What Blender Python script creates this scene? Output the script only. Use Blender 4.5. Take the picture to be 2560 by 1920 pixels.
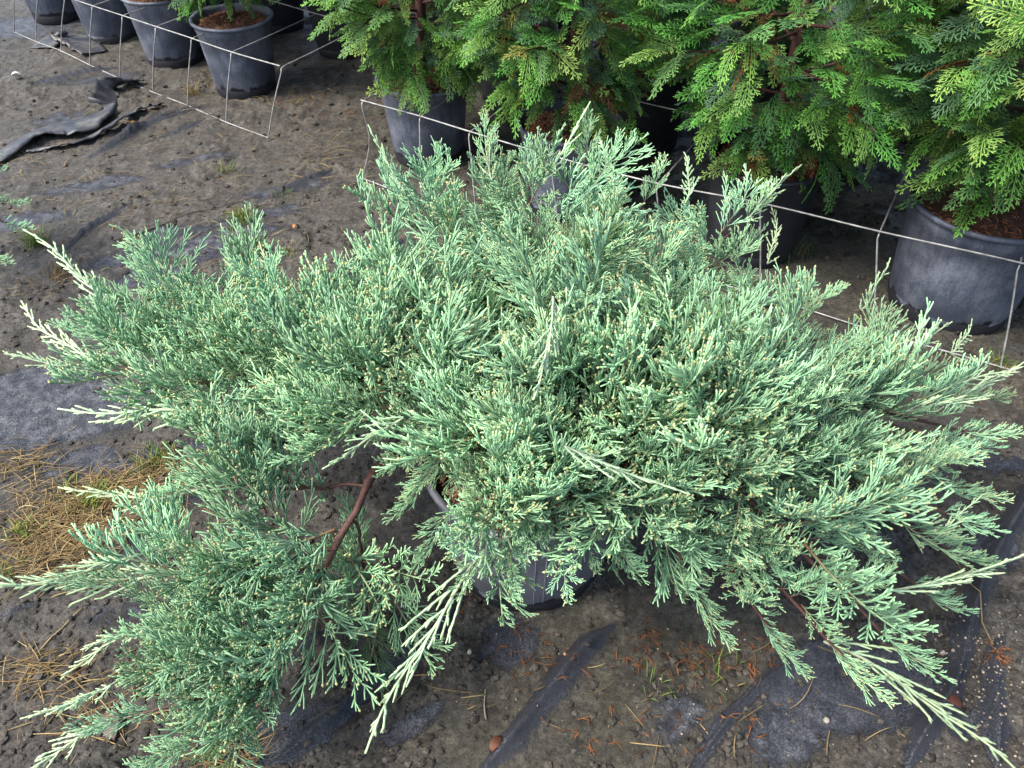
import bpy, math
import numpy as np
from mathutils import Vector, Matrix

R = math.radians
sc = bpy.context.scene
for o in list(bpy.data.objects):
    bpy.data.objects.remove(o)
COL = sc.collection

# ---------------------------------------------------------------- camera, sky, sun, exposure
CAM_H, PITCH, FPX = 1.57, R(42), 2070.0
cam_d = bpy.data.cameras.new('camera')
cam = bpy.data.objects.new('camera', cam_d)
COL.objects.link(cam)
cam.location = (0, 0, CAM_H)
cam.rotation_euler = (R(90) - PITCH, 0, 0)
cam_d.sensor_width = 36
cam_d.lens = FPX / 2560 * 36
cam_d.clip_start = 0.02
cam_d.clip_end = 300
sc.camera = cam

SUN_EL, SUN_AZ = R(52), R(-113)          # azimuth measured from +Y clockwise: light from the left
world = bpy.data.worlds.new('World')
sc.world = world
world.use_nodes = True
wn = world.node_tree
bg = wn.nodes['Background']
sky = wn.nodes.new('ShaderNodeTexSky')
sky.sky_type = 'NISHITA'
sky.sun_disc = False
sky.sun_elevation = SUN_EL
sky.sun_rotation = SUN_AZ
sky.air_density = 1.0
sky.dust_density = 3.0
wn.links.new(sky.outputs[0], bg.inputs[0])
bg.inputs[1].default_value = 0.095
sun_d = bpy.data.lights.new('sun', 'SUN')
sun_d.energy = 1.5
sun_d.angle = R(13)
sun_d.color = (1.0, 0.96, 0.9)
sun = bpy.data.objects.new('sun', sun_d)
COL.objects.link(sun)
sd = Vector((math.sin(SUN_AZ) * math.cos(SUN_EL), math.cos(SUN_AZ) * math.cos(SUN_EL), math.sin(SUN_EL)))
sun.rotation_euler = (-sd).to_track_quat('-Z', 'Y').to_euler()
sun.location = (-3, -3, 6)
sc.view_settings.view_transform = 'Standard'
sc.view_settings.look = 'None'
sc.view_settings.gamma = 1
sc.view_settings.exposure = 2.15
sc.cycles.max_bounces = 4
sc.cycles.diffuse_bounces = 3
sc.cycles.transmission_bounces = 4
sc.cycles.use_denoising = True

# ---------------------------------------------------------------- helpers
def un(px, py, z=0.0):
    """a point of the photograph (2212 px wide) at height z -> place in the nursery"""
    s = 2560 / 2212
    x = (px * s - 1280) / FPX
    y = (960 - py * s) / FPX
    dx, dy, dz = x, math.cos(PITCH) + y * math.sin(PITCH), -math.sin(PITCH) + y * math.cos(PITCH)
    t = (z - CAM_H) / dz
    return np.array((dx * t, dy * t, z))

_T = np.random.RandomState(7).rand(256, 256)
def vn(x, y, scale, seed=0):
    x = np.asarray(x) / scale + seed * 17.31
    y = np.asarray(y) / scale + seed * 9.77
    xi, yi = np.floor(x).astype(int), np.floor(y).astype(int)
    fx, fy = x - xi, y - yi
    fx, fy = fx * fx * (3 - 2 * fx), fy * fy * (3 - 2 * fy)
    g = lambda a, b: _T[a & 255, b & 255]
    return (g(xi, yi) * (1 - fx) + g(xi + 1, yi) * fx) * (1 - fy) + (g(xi, yi + 1) * (1 - fx) + g(xi + 1, yi + 1) * fx) * fy

def fbm(x, y, scale, n=3, seed=0):
    r, a, tot = 0, 1, 0
    for i in range(n):
        r = r + a * vn(x, y, scale / 2 ** i, seed + i)
        tot += a
        a *= .55
    return r / tot

def unit(v):
    v = np.asarray(v, float)
    return v / (np.linalg.norm(v) + 1e-12)

class MB:
    """collects triangles with a colour per vertex; build() links them as one mesh object"""
    def __init__(s):
        s.v, s.f, s.c, s.n = [], [], [], 0
    def add(s, v, f, c):
        v = np.asarray(v, float)
        c = np.asarray(c, float)
        if c.ndim == 1:
            c = np.tile(c, (len(v), 1))
        s.v.append(v)
        s.f.append(np.asarray(f, int) + s.n)
        s.c.append(c)
        s.n += len(v)
    def tube(s, pts, rad, k, c0, c1, flat=1.0, nrm=None, cap=True):
        """tapered tube along pts that ends in a point; flat < 1 squashes it along nrm"""
        P = np.asarray(pts, float)
        n = len(P)
        T = np.gradient(P, axis=0)
        T /= np.linalg.norm(T, axis=1)[:, None] + 1e-12
        ref = np.array((0, 0, 1.0)) if nrm is None else np.asarray(nrm, float)
        if nrm is None and abs(T[0][2]) > .9:
            ref = np.array((1.0, 0, 0))
        A = np.cross(T, ref)
        A /= np.linalg.norm(A, axis=1)[:, None] + 1e-12
        B = np.cross(A, T)
        rad = np.broadcast_to(np.asarray(rad, float), (n,))
        a = np.arange(k) * 2 * math.pi / k
        ring = (np.cos(a)[None, :, None] * A[:, None, :] + flat * np.sin(a)[None, :, None] * B[:, None, :]) * rad[:, None, None]
        V = (P[:, None, :] + ring).reshape(-1, 3)
        t = np.linspace(0, 1, n)[:, None]
        C = np.repeat(np.asarray(c0)[None] * (1 - t) + np.asarray(c1)[None] * t, k, axis=0)
        i = np.arange(n - 1)[:, None] * k
        j = np.arange(k)[None]
        j2 = (j + 1) % k
        a_, b_, c_, d_ = (i + j).ravel(), (i + j2).ravel(), (i + k + j2).ravel(), (i + k + j).ravel()
        F = np.concatenate([np.stack([a_, b_, c_], 1), np.stack([a_, c_, d_], 1)])
        if cap:
            V = np.vstack([V, P[-1] + T[-1] * rad[-1]])
            C = np.vstack([C, np.asarray(c1)])
            q = len(V) - 1
            e = (n - 1) * k + np.arange(k)
            F = np.vstack([F, np.stack([e, (n - 1) * k + (np.arange(k) + 1) % k, np.full(k, q)], 1)])
        s.add(V, F, C)
    def blob(s, p, d, l, r, c):
        """small six-point bead, long axis d"""
        d = unit(d)
        a = unit(np.cross(d, (.3, .2, .9)))
        b = np.cross(d, a)
        p = np.asarray(p, float)
        V = np.array([p - d * l * .5] + [p + r * (a * math.cos(q) + b * math.sin(q)) for q in (0, 1.571, 3.142, 4.712)] + [p + d * l * .5])
        F = []
        for i in range(4):
            F += [(0, 1 + (i + 1) % 4, 1 + i), (5, 1 + i, 1 + (i + 1) % 4)]
        s.add(V, F, c)
    def mesh(s, name, mat, smooth=True):
        V = np.concatenate(s.v)
        F = np.concatenate(s.f)
        C = np.concatenate(s.c)
        me = bpy.data.meshes.new(name)
        me.vertices.add(len(V))
        me.vertices.foreach_set('co', V.astype(np.float32).ravel())
        me.loops.add(len(F) * 3)
        me.loops.foreach_set('vertex_index', F.astype(np.int32).ravel())
        me.polygons.add(len(F))
        me.polygons.foreach_set('loop_start', np.arange(0, len(F) * 3, 3, dtype=np.int32))
        me.polygons.foreach_set('use_smooth', np.full(len(F), smooth))
        at = me.color_attributes.new('col', 'FLOAT_COLOR', 'POINT')
        at.data.foreach_set('color', np.hstack([C, np.ones((len(C), 1))]).astype(np.float32).ravel())
        me.update(calc_edges=True)
        me.validate()
        me.materials.append(mat)
        return me
    def build(s, name, mat, parent=None, smooth=True):
        return link(name, s.mesh(name, mat, smooth), parent)

def link(name, data, parent=None):
    o = bpy.data.objects.new(name, data)
    COL.objects.link(o)
    if parent is not None:
        o.parent = parent
    return o

def tag(o, label=None, cat=None, group=None, kind=None):
    if label: o['label'] = label
    if cat: o['category'] = cat
    if group: o['group'] = group
    if kind: o['kind'] = kind
    return o

def thing(name, loc, label, cat, group=None):
    o = bpy.data.objects.new(name, None)
    COL.objects.link(o)
    o.location = loc
    o.empty_display_size = .05
    return tag(o, label, cat, group)

def frame(o, p, d, up, roll=0.0, s=1.0):
    """put o at p with its local +Y along d and +Z near up"""
    y = unit(d)
    x = unit(np.cross(y, up))
    z = np.cross(x, y)
    c, q = math.cos(roll), math.sin(roll)
    x, z = x * c + z * q, z * c - x * q
    w, l = s if isinstance(s, tuple) else (s, s)
    x, y, z = x * w, y * l, z * w
    m = Matrix(((x[0], y[0], z[0], p[0]), (x[1], y[1], z[1], p[1]), (x[2], y[2], z[2], p[2]), (0, 0, 0, 1)))
    o.matrix_local = m

def bez(pts, n):
    """smooth path through pts (Catmull-Rom)"""
    P = [np.asarray(p, float) for p in pts]
    P = [2 * P[0] - P[1]] + P + [2 * P[-1] - P[-2]]
    out = []
    m = len(P) - 3
    for u in np.linspace(0, m - 1e-6, n):
        i = int(u)
        t = u - i
        a, b, c, d = P[i:i + 4]
        out.append(.5 * (2 * b + (c - a) * t + (2 * a - 5 * b + 4 * c - d) * t * t + (3 * b - a - 3 * c + d) * t ** 3))
    return np.array(out)

# ---------------------------------------------------------------- materials
def nodes(name):
    m = bpy.data.materials.new(name)
    m.use_nodes = True
    t = m.node_tree
    return m, t, t.nodes, t.links, t.nodes['Principled BSDF']

def noise(N, scale, detail=3, rough=.55, vec=None, L=None):
    n = N.new('ShaderNodeTexNoise')
    n.inputs['Scale'].default_value = scale
    n.inputs['Detail'].default_value = detail
    n.inputs['Roughness'].default_value = rough
    if vec is not None:
        L.new(vec, n.inputs['Vector'])
    return n.outputs['Fac']

def ramp(N, L, fac, stops):
    r = N.new('ShaderNodeValToRGB')
    e = r.color_ramp.elements
    while len(e) < len(stops):
        e.new(.5)
    for i, (p, c) in enumerate(stops):
        e[i].position = p
        e[i].color = (*c, 1) if len(c) == 3 else c
    L.new(fac, r.inputs[0])
    return r.outputs[0]

def mixc(N, L, fac, a, b, mode='MIX'):
    m = N.new('ShaderNodeMix')
    m.data_type = 'RGBA'
    m.blend_type = mode
    for s, v in ((m.inputs[0], fac), (m.inputs[6], a), (m.inputs[7], b)):
        if hasattr(v, 'links'):
            L.new(v, s)
        elif isinstance(v, tuple):
            s.default_value = (*v, 1)
        else:
            s.default_value = v
    return m.outputs[2]

def mathn(N, L, op, a, b=0.0):
    m = N.new('ShaderNodeMath')
    m.operation = op
    for s, v in zip(m.inputs, (a, b)):
        if hasattr(v, 'links'):
            L.new(v, s)
        else:
            s.default_value = v
    return m.outputs[0]

def foliage_mat(name, rough, transl, hue=.02, val=.25):
    m, t, N, L, b = nodes(name)
    at = N.new('ShaderNodeAttribute')
    at.attribute_name = 'col'
    oi = N.new('ShaderNodeObjectInfo')
    hs = N.new('ShaderNodeHueSaturation')
    mr = lambda lo, hi, src: mathn(N, L, 'ADD', mathn(N, L, 'MULTIPLY', src, hi - lo), lo)
    L.new(mr(.5 - hue, .5 + hue, oi.outputs['Random']), hs.inputs['Hue'])
    rv = mathn(N, L, 'FRACT', mathn(N, L, 'MULTIPLY', oi.outputs['Random'], 37.7))
    L.new(mr(1 - val, 1 + val, rv), hs.inputs['Value'])
    L.new(at.outputs['Color'], hs.inputs['Color'])
    gi = N.new('ShaderNodeNewGeometry')
    tc = N.new('ShaderNodeTexCoord')
    nz = noise(N, 60, 2, .5, tc.outputs['Object'], L)
    c = mixc(N, L, 1.0, hs.outputs[0], ramp(N, L, nz, [(.3, (.78, .8, .82)), (.7, (1.15, 1.12, 1.05))]), 'MULTIPLY')
    L.new(c, b.inputs['Base Color'])
    b.inputs['Roughness'].default_value = rough
    b.inputs['Specular IOR Level'].default_value = .35
    if transl:
        tr = N.new('ShaderNodeBsdfTranslucent')
        L.new(c, tr.inputs['Color'])
        mx = N.new('ShaderNodeMixShader')
        mx.inputs[0].default_value = transl
        L.new(b.outputs[0], mx.inputs[1])
        L.new(tr.outputs[0], mx.inputs[2])
        L.new(mx.outputs[0], N['Material Output'].inputs[0])
    return m

M_JUN = foliage_mat('juniper_foliage', .55, .12, .022, .26)
M_THU = foliage_mat('thuja_foliage', .45, .2, .02, .25)
M_DRY = foliage_mat('dry_plant', .7, .1, .01, .1)

def bark_mat(name, c0, c1, scale):
    m, t, N, L, b = nodes(name)
    tc = N.new('ShaderNodeTexCoord')
    nz = noise(N, scale, 5, .65, tc.outputs['Object'], L)
    L.new(ramp(N, L, nz, [(.3, c0), (.7, c1)]), b.inputs['Base Color'])
    b.inputs['Roughness'].default_value = .7
    bp = N.new('ShaderNodeBump')
    bp.inputs['Strength'].default_value = .6
    bp.inputs['Distance'].default_value = .003
    L.new(nz, bp.inputs['Height'])
    L.new(bp.outputs[0], b.inputs['Normal'])
    return m
M_BARK = bark_mat('red_brown_bark', (.022, .010, .008), (.10, .036, .026), 110)

def wire_mat():
    m, t, N, L, b = nodes('galvanised_wire')
    tc = N.new('ShaderNodeTexCoord')
    nz = noise(N, 35, 4, .6, tc.outputs['Object'], L)
    L.new(ramp(N, L, nz, [(.3, (.14, .14, .135)), (.7, (.36, .36, .35))]), b.inputs['Base Color'])
    b.inputs['Metallic'].default_value = .35
    b.inputs['Roughness'].default_value = .5
    return m
M_WIRE = wire_mat()

def pot_mat(name, wet, tintv):
    """black plastic with pale dust; a damp dark band with a wavy edge at the foot"""
    m, t, N, L, b = nodes(name)
    tc = N.new('ShaderNodeTexCoord')
    oi = N.new('ShaderNodeObjectInfo')
    off = N.new('ShaderNodeVectorMath')
    off.operation = 'ADD'
    L.new(tc.outputs['Object'], off.inputs[0])
    L.new(oi.outputs['Random'], off.inputs[1])
    v = off.outputs[0]
    n1 = noise(N, 7, 4, .6, v, L)
    n2 = noise(N, 160, 3, .6, v, L)
    n3 = noise(N, 11, 5, .6, v, L)
    mp = N.new('ShaderNodeMapping')
    mp.inputs['Scale'].default_value = (55, 55, 5)
    L.new(v, mp.inputs[0])
    n4 = noise(N, 1.0, 3, .6, mp.outputs[0], L)
    dust = mathn(N, L, 'ADD', mathn(N, L, 'MULTIPLY', n1, .7), mathn(N, L, 'ADD', mathn(N, L, 'MULTIPLY', n2, .28), mathn(N, L, 'MULTIPLY', n4, .2)))
    c = ramp(N, L, dust, [(.36, (.022, .025, .034)), (.56, (.055, .065, .09)), (.78, (.17, .185, .22))])
    if tintv == 2:
        c = ramp(N, L, dust, [(.36, (.05, .053, .06)), (.56, (.095, .1, .115)), (.78, (.17, .178, .195))])
    if tintv == 1:
        c = ramp(N, L, dust, [(.4, (.010, .011, .014)), (.8, (.035, .038, .046))])  # near-black ramp: shade under the thujas painted into the plastic
    sx = N.new('ShaderNodeSeparateXYZ')
    L.new(tc.outputs['Object'], sx.inputs[0])
    hgt = mathn(N, L, 'SUBTRACT', sx.outputs[2], mathn(N, L, 'MULTIPLY', mathn(N, L, 'SUBTRACT', n3, .35), wet))
    band = ramp(N, L, hgt, [(.028, (0, 0, 0)), (.036, (1, 1, 1))])
    c2 = mixc(N, L, band, (.011, .012, .016), c)
    L.new(c2, b.inputs['Base Color'])
    b.inputs['Roughness'].default_value = .5
    b.inputs['Specular IOR Level'].default_value = .4
    bp = N.new('ShaderNodeBump')
    bp.inputs['Strength'].default_value = .15
    bp.inputs['Distance'].default_value = .002
    L.new(n2, bp.inputs['Height'])
    L.new(bp.outputs[0], b.inputs['Normal'])
    return m
M_POT = pot_mat('dusty_black_plastic', .16, 0)
M_POTD = pot_mat('thick_dust_black_plastic', .16, 2)
M_POT_SHADE = pot_mat('painted_shade_black_plastic', .16, 1)  # darker copy of the pot plastic, thuja shade put into its colour

def vcol_mat(name, rough, spec=.3):
    m, t, N, L, b = nodes(name)
    at = N.new('ShaderNodeAttribute')
    at.attribute_name = 'col'
    tc = N.new('ShaderNodeTexCoord')
    nz = noise(N, 220, 3, .6, tc.outputs['Object'], L)
    L.new(mixc(N, L, 1.0, at.outputs['Color'], ramp(N, L, nz, [(.3, (.65, .65, .65)), (.7, (1.25, 1.25, 1.25))]), 'MULTIPLY'), b.inputs['Base Color'])
    b.inputs['Roughness'].default_value = rough
    b.inputs['Specular IOR Level'].default_value = spec
    return m
M_VC = vcol_mat('soil_bits', .8)
M_MULCH = vcol_mat('bark_mulch', .75)

def fabric_nodes(N, L, vec):
    """woven black cloth: colour and height"""
    w = []
    for ax in ('X', 'Y'):
        wv = N.new('ShaderNodeTexWave')
        wv.bands_direction = ax
        wv.inputs['Scale'].default_value = 170
        wv.inputs['Distortion'].default_value = .6
        L.new(vec, wv.inputs['Vector'])
        w.append(wv.outputs['Fac'])
    return mathn(N, L, 'MULTIPLY', w[0], w[1])

def ground_mat():
    m, t, N, L, b = nodes('muddy_ground')
    tc = N.new('ShaderNodeTexCoord')
    v = tc.outputs['Object']
    at = N.new('ShaderNodeAttribute')
    at.attribute_name = 'col'
    sp = N.new('ShaderNodeSeparateColor')
    L.new(at.outputs['Color'], sp.inputs[0])
    fab, moss, damp = sp.outputs[0], sp.outputs[1], sp.outputs[2]  # moss channel also carries the shade painted under the thuja rows
    na = noise(N, 9, 5, .6, v, L)
    nb = noise(N, 75, 6, .8, v, L)
    nc = noise(N, 380, 3, .7, v, L)
    mud = ramp(N, L, nb, [(.34, (.02, .017, .013)), (.5, (.07, .062, .050)), (.66, (.14, .128, .105))])
    mud = mixc(N, L, mathn(N, L, 'MULTIPLY', moss, .75), mud, ramp(N, L, nb, [(.35, (.014, .013, .007)), (.68, (.075, .068, .034))]))
    mud = mixc(N, L, 1.0, mud, ramp(N, L, noise(N, 14, 6, .7, v, L), [(.36, (.5, .5, .5)), (.62, (1.2, 1.2, 1.2))]), 'MULTIPLY')
    grit = ramp(N, L, nc, [(.66, (0, 0, 0)), (.74, (1, 1, 1))])
    mud = mixc(N, L, mathn(N, L, 'MULTIPLY', grit, .55), mud, (.27, .24, .19))
    wv = fabric_nodes(N, L, v)
    cloth = ramp(N, L, wv, [(0, (.014, .016, .023)), (.55, (.052, .058, .075))])
    dusty = ramp(N, L, noise(N, 28, 4, .65, v, L), [(.42, (0, 0, 0)), (.72, (1, 1, 1))])
    cloth = mixc(N, L, mathn(N, L, 'MULTIPLY', dusty, mathn(N, L, 'MULTIPLY', damp, .85)), cloth, (.16, .165, .18))
    # soil lies on the cloth in specks, so the border is ragged
    nd = noise(N, 24, 5, .75, v, L)
    edge = mathn(N, L, 'ADD', fab, mathn(N, L, 'ADD', mathn(N, L, 'MULTIPLY', mathn(N, L, 'SUBTRACT', nb, .5), 1.1), mathn(N, L, 'MULTIPLY', mathn(N, L, 'SUBTRACT', nd, .5), 1.3)))
    fm = ramp(N, L, edge, [(.44, (0, 0, 0)), (.62, (1, 1, 1))])
    speck = ramp(N, L, noise(N, 260, 4, .8, v, L), [(.5, (0, 0, 0)), (.66, (1, 1, 1))])
    fm = mathn(N, L, 'MULTIPLY', fm, mathn(N, L, 'SUBTRACT', 1.0, mathn(N, L, 'MULTIPLY', speck, .5)))
    L.new(mixc(N, L, fm, mud, cloth), b.inputs['Base Color'])
    rg = ramp(N, L, na, [(.35, (.42, .42, .42)), (.65, (.8, .8, .8))])
    L.new(mixc(N, L, fm, rg, (.42, .42, .42)), b.inputs['Roughness'])
    b.inputs['Specular IOR Level'].default_value = .45
    inv = mathn(N, L, 'SUBTRACT', 1.0, mathn(N, L, 'MULTIPLY', fm, .9))
    hh = mathn(N, L, 'MULTIPLY', mathn(N, L, 'ADD', nb, mathn(N, L, 'MULTIPLY', nc, .35)), inv)
    hh = mathn(N, L, 'ADD', hh, mathn(N, L, 'MULTIPLY', wv, .05))
    bp = N.new('ShaderNodeBump')
    bp.inputs['Strength'].default_value = 1.0
    bp.inputs['Distance'].default_value = .009
    L.new(hh, bp.inputs['Height'])
    L.new(bp.outputs[0], b.inputs['Normal'])
    return m
M_GROUND = ground_mat()

def cloth_mat():
    m, t, N, L, b = nodes('woven_black_cloth')
    tc = N.new('ShaderNodeTexCoord')
    v = tc.outputs['Object']
    wv = fabric_nodes(N, L, v)
    nz = noise(N, 14, 5, .65, v, L)
    c = mixc(N, L, ramp(N, L, nz, [(.45, (0, 0, 0)), (.7, (1, 1, 1))]), ramp(N, L, wv, [(0, (.016, .018, .024)), (.6, (.045, .05, .062))]), (.11, .105, .095))
    L.new(c, b.inputs['Base Color'])
    b.inputs['Roughness'].default_value = .5
    return m
M_CLOTH = cloth_mat()

# ---------------------------------------------------------------- ground
# folds of the weed cloth: (points in the photograph, half width m, height m)
FOLDS = [
    ([(1015, 1300), (950, 1370), (880, 1425), (760, 1530), (660, 1600), (560, 1670)], 0.0238, 0.0465),
    ([(1330, 1345), (1260, 1410), (1195, 1490), (1120, 1590), (1040, 1680)], 0.0194, 0.0434),
    ([(1115, 1340), (1075, 1390), (1040, 1440)], 0.0324, 0.0217),
    ([(2230, 1040), (2150, 1200), (2095, 1330), (2062, 1440), (2000, 1570), (1955, 1670)], 0.0238, 0.0527),
    ([(2185, 1380), (2150, 1450), (2138, 1540), (2150, 1670)], 0.0216, 0.0465),
    ([(1720, 1420), (1640, 1500), (1560, 1590), (1500, 1680)], 0.0140, 0.0248),
    ([(330, 1135), (450, 1055), (540, 1000), (620, 950)], 0.0216, 0.0403),
    ([(740, 1345), (690, 1385), (630, 1430)], 0.0194, 0.0403),
    ([(-30, 1355), (40, 1320), (85, 1300)], 0.0194, 0.0310),
    ([(560, 440), (640, 405), (720, 365)], 0.0238, 0.0310),
    ([(690, 620), (760, 585), (880, 520)], 0.0194, 0.0310),
    ([(190, 345), (270, 300), (370, 255), (450, 228)], 0.0216, 0.0465),
    ([(320, 545), (390, 510), (450, 490)], 0.0270, 0.0279),
    ([(400, 580), (440, 555), (520, 540)], 0.0216, 0.0217),
    ([(120, 560), (220, 480), (290, 440)], 0.0140, 0.0248),
    ([(70, 190), (160, 165), (260, 150)], 0.0216, 0.0310),
    ([(340, 300), (395, 285), (450, 258)], 0.0140, 0.0279),
    ([(2020, 960), (2120, 1000), (2260, 1010)], 0.0216, 0.0310),
]
FOLDS = [([un(*p)[:2] for p in pts], w, h) for pts, w, h in FOLDS]
# where bare cloth shows: centre in the photograph, half sizes m, angle, strength, dustiness
PATCH = [((1850, 1500), .20, .10, .2, 1.0, .35), ((1700, 1590), .12, .07, .4, .7, .6), ((600, 1600), .13, .06, .5, .9, .5),
         ((90, 900), .34, .14, .2, .95, 1.0), ((350, 990), .22, .05, .3, .85, 1.0), ((470, 520), .26, .07, .35, .9, 1.0),
         ((380, 505), .14, .06, .3, .8, 1.0), ((270, 560), .16, .06, .3, .6, 1.0), ((620, 410), .2, .05, .35, .7, .8), ((540, 985), .12, .07, .45, 1.0, .5),
         ((60, 830), .2, .07, .2, .8, 1.0), ((1480, 1560), .1, .06, .7, .55, .9), ((2140, 1180), .1, .08, .6, .7, .6),
         ((280, 1200), .1, .05, .5, .5, .9), ((60, 60), .3, .2, .1, .8, 1.0), ((230, 170), .25, .06, .3, .6, .7), ((130, 260), .22, .08, .3, .5, .9),
         ((700, 760), .2, .08, .3, .5, .9), ((250, 1330), .12, .06, .4, .45, .9), ((1110, 1400), .07, .05, .9, .8, .3), ((840, 1440), .1, .03, .6, .6, .5), ((2080, 1560), .05, .03, .6, .8, .4), ((330, 600), .14, .06, .3, .9, .9), ((560, 470), .2, .04, .35, .8, .7), ((200, 400), .22, .05, .3, .7, .9), ((150, 1000), .14, .05, .3, .8, .8), ((1780, 1440), .12, .06, .2, .9, .3), ((420, 350), .2, .04, .3, .7, .7), ((900, 1560), .08, .03, .6, .7, .6), ((30, 480), .2, .06, .3, .8, .8)]
PATCH = [(un(*p)[:2], a, b, R(0) + an, s, d) for p, a, b, an, s, d in PATCH]
MOSS = [((1250, 1480), .3, .22), ((1500, 1480), .25, .2), ((1900, 780), .4, .3), ((1300, 1600), .4, .15), ((900, 760), .3, .2)]
MOSS = [(un(*p)[:2], a, b) for p, a, b in MOSS]

def seg_dist(x, y, pts):
    best = np.full(x.shape, 1e9)
    for a, b in zip(pts[:-1], pts[1:]):
        d = b - a
        t = np.clip(((x - a[0]) * d[0] + (y - a[1]) * d[1]) / (d @ d), 0, 1)
        best = np.minimum(best, np.hypot(x - a[0] - d[0] * t, y - a[1] - d[1] * t))
    return best

_FS = [(bez([(p[0], p[1], 0) for p in pts], 14)[:, :2], w, h) for pts, w, h in FOLDS]
BX, BY = .490, .872
def ground(x, y):
    """height, cloth mask, moss with painted thuja shade, dust at a place"""
    x = np.asarray(x, float)
    y = np.asarray(y, float)
    wx = x + .03 * (vn(x, y, .15, 3) - .5)
    wy = y + .03 * (vn(x, y, .15, 4) - .5)
    fab = np.zeros(x.shape)
    dust = np.full(x.shape, .15)
    for c, a, b, an, s, d in PATCH:
        dx, dy = wx - c[0], wy - c[1]
        u = (dx * math.cos(an) + dy * math.sin(an)) / a
        v = (-dx * math.sin(an) + dy * math.cos(an)) / b
        g = 1.25 * s * np.exp(-(u * u + v * v) ** 1.6)
        fab = np.maximum(fab, g)
        dust = np.maximum(dust, d * np.clip(g * 1.6, 0, 1))
    ridge = np.zeros(x.shape)
    for pts, w, h in _FS:
        d = seg_dist(wx, wy, pts)
        ends = np.minimum(np.hypot(wx - pts[0][0], wy - pts[0][1]), np.hypot(wx - pts[-1][0], wy - pts[-1][1]))
        tp = np.clip(ends / .10, 0.05, 1) ** .7
        w = w * tp * (.75 + .6 * vn(x, y, .09, 6))
        h = h * tp
        e = np.exp(-(d / w) ** 2)
        pin = .55 + .8 * vn(x, y, .11, 5)
        ridge = np.maximum(ridge, h * pin * (.7 * e + .3 * np.exp(-(d / (w * .35)) ** 2)))
        k = np.clip(1.25 * np.exp(-(d / (w * 1.25)) ** 2), 0, 1)
        fab = np.maximum(fab, k)
        dust = np.where(k > .5, dust * .45, dust)
    moss = np.zeros(x.shape)
    for c, a, b in MOSS:
        moss = np.maximum(moss, np.exp(-((wx - c[0]) / a) ** 2 - ((wy - c[1]) / b) ** 2))
    mud = 1 - np.clip(fab, 0, 1)
    cl = np.clip(fbm(x, y, .22, 3, 11) * 2.2 - .75, 0, 1)        # where the crumbly mud lies thick
    ss = lambda a, b_, q: np.clip((q - a) / (b_ - a), 0, 1) ** 2 * (3 - 2 * np.clip((q - a) / (b_ - a), 0, 1))
    n1, n2 = fbm(x, y, .07, 4, 21), fbm(x, y, .026, 3, 31)
    lump = np.clip(n1 - .40, 0, 1) * .05 + ss(.5, .56, n1) * .007 + ss(.52, .6, n2) * .006 + np.clip(n2 - .45, 0, 1) * .02
    under = ss(0.0, .25, (x + .58) * BX + (y - 2.90) * BY) * ss(-.9, -.5, x)  # dark mossy soil behind the rack, the thujas' shade painted in with it
    moss = np.maximum(moss, under * .95)
    z = .012 * (fbm(x, y, .6, 2, 41) - .5) + ridge + mud * (lump * (.12 + .75 * cl) + .004)
    return z, np.clip(fab, 0, 1), moss * mud * (.4 + .6 * vn(x, y, .08, 8)), dust

def gz(x, y):
    return float(ground(np.array([x]), np.array([y]))[0][0])

nr, nc_ = 600, 640
yy = .25 * (6.2 / .25) ** (np.linspace(0, 1, nr) ** .92)
uu = np.linspace(-1, 1, nc_)
Y = np.repeat(yy[:, None], nc_, 1)
X = uu[None] * (.75 + .62 * Y)
yr = np.concatenate([[-60.], yy, [60.]])
Y = np.vstack([np.full((1, nc_), -60.), Y, np.full((1, nc_), 80.)])
X = np.vstack([X[:1], X, X[-1:]])
Y = np.hstack([Y[:, :1], Y, Y[:, -1:]])
X = np.hstack([np.full((nr + 2, 1), -80.), X, np.full((nr + 2, 1), 80.)])
Z, FA, MO, DU = ground(X.ravel(), Y.ravel())
b = MB()
nn = nc_ + 2
i = (np.arange(nr + 1)[:, None] * nn + np.arange(nn - 1)[None]).ravel()
b.add(np.stack([X.ravel(), Y.ravel(), Z], 1), np.concatenate([np.stack([i, i + 1, i + nn + 1], 1), np.stack([i, i + nn + 1, i + nn], 1)]), np.stack([FA, MO, DU], 1))
tag(b.build('ground', M_GROUND), 'damp grey mud over wrinkled black weed cloth', kind='structure')

ZG = Z.reshape(nr + 2, nn)[1:-1, 1:-1]
def gz(x, y):
    """ground height read off the built mesh"""
    if not yy[0] < y < yy[-1]:
        return 0.0
    j = min(max(np.searchsorted(yy, y) - 1, 0), nr - 2)
    t = (y - yy[j]) / (yy[j + 1] - yy[j])
    c = (x / (.75 + .62 * y) + 1) * .5 * (nc_ - 1)
    k = int(min(max(c, 0), nc_ - 2))
    f = min(max(c - k, 0), 1)
    return float((ZG[j, k] * (1 - f) + ZG[j, k + 1] * f) * (1 - t) + (ZG[j + 1, k] * (1 - f) + ZG[j + 1, k + 1] * f) * t)

# ---------------------------------------------------------------- pots
def lathe(b, prof, n, c=(1, 1, 1)):
    a = np.linspace(0, 2 * math.pi, n, endpoint=False)
    V = np.array([(r * math.cos(t), r * math.sin(t), z) for r, z in prof for t in a])
    F = []
    for k in range(len(prof) - 1):
        for j in range(n):
            p, q = k * n + j, k * n + (j + 1) % n
            F += [(p, q, q + n), (p, q + n, p + n)]
    b.add(V, F, c)

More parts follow.
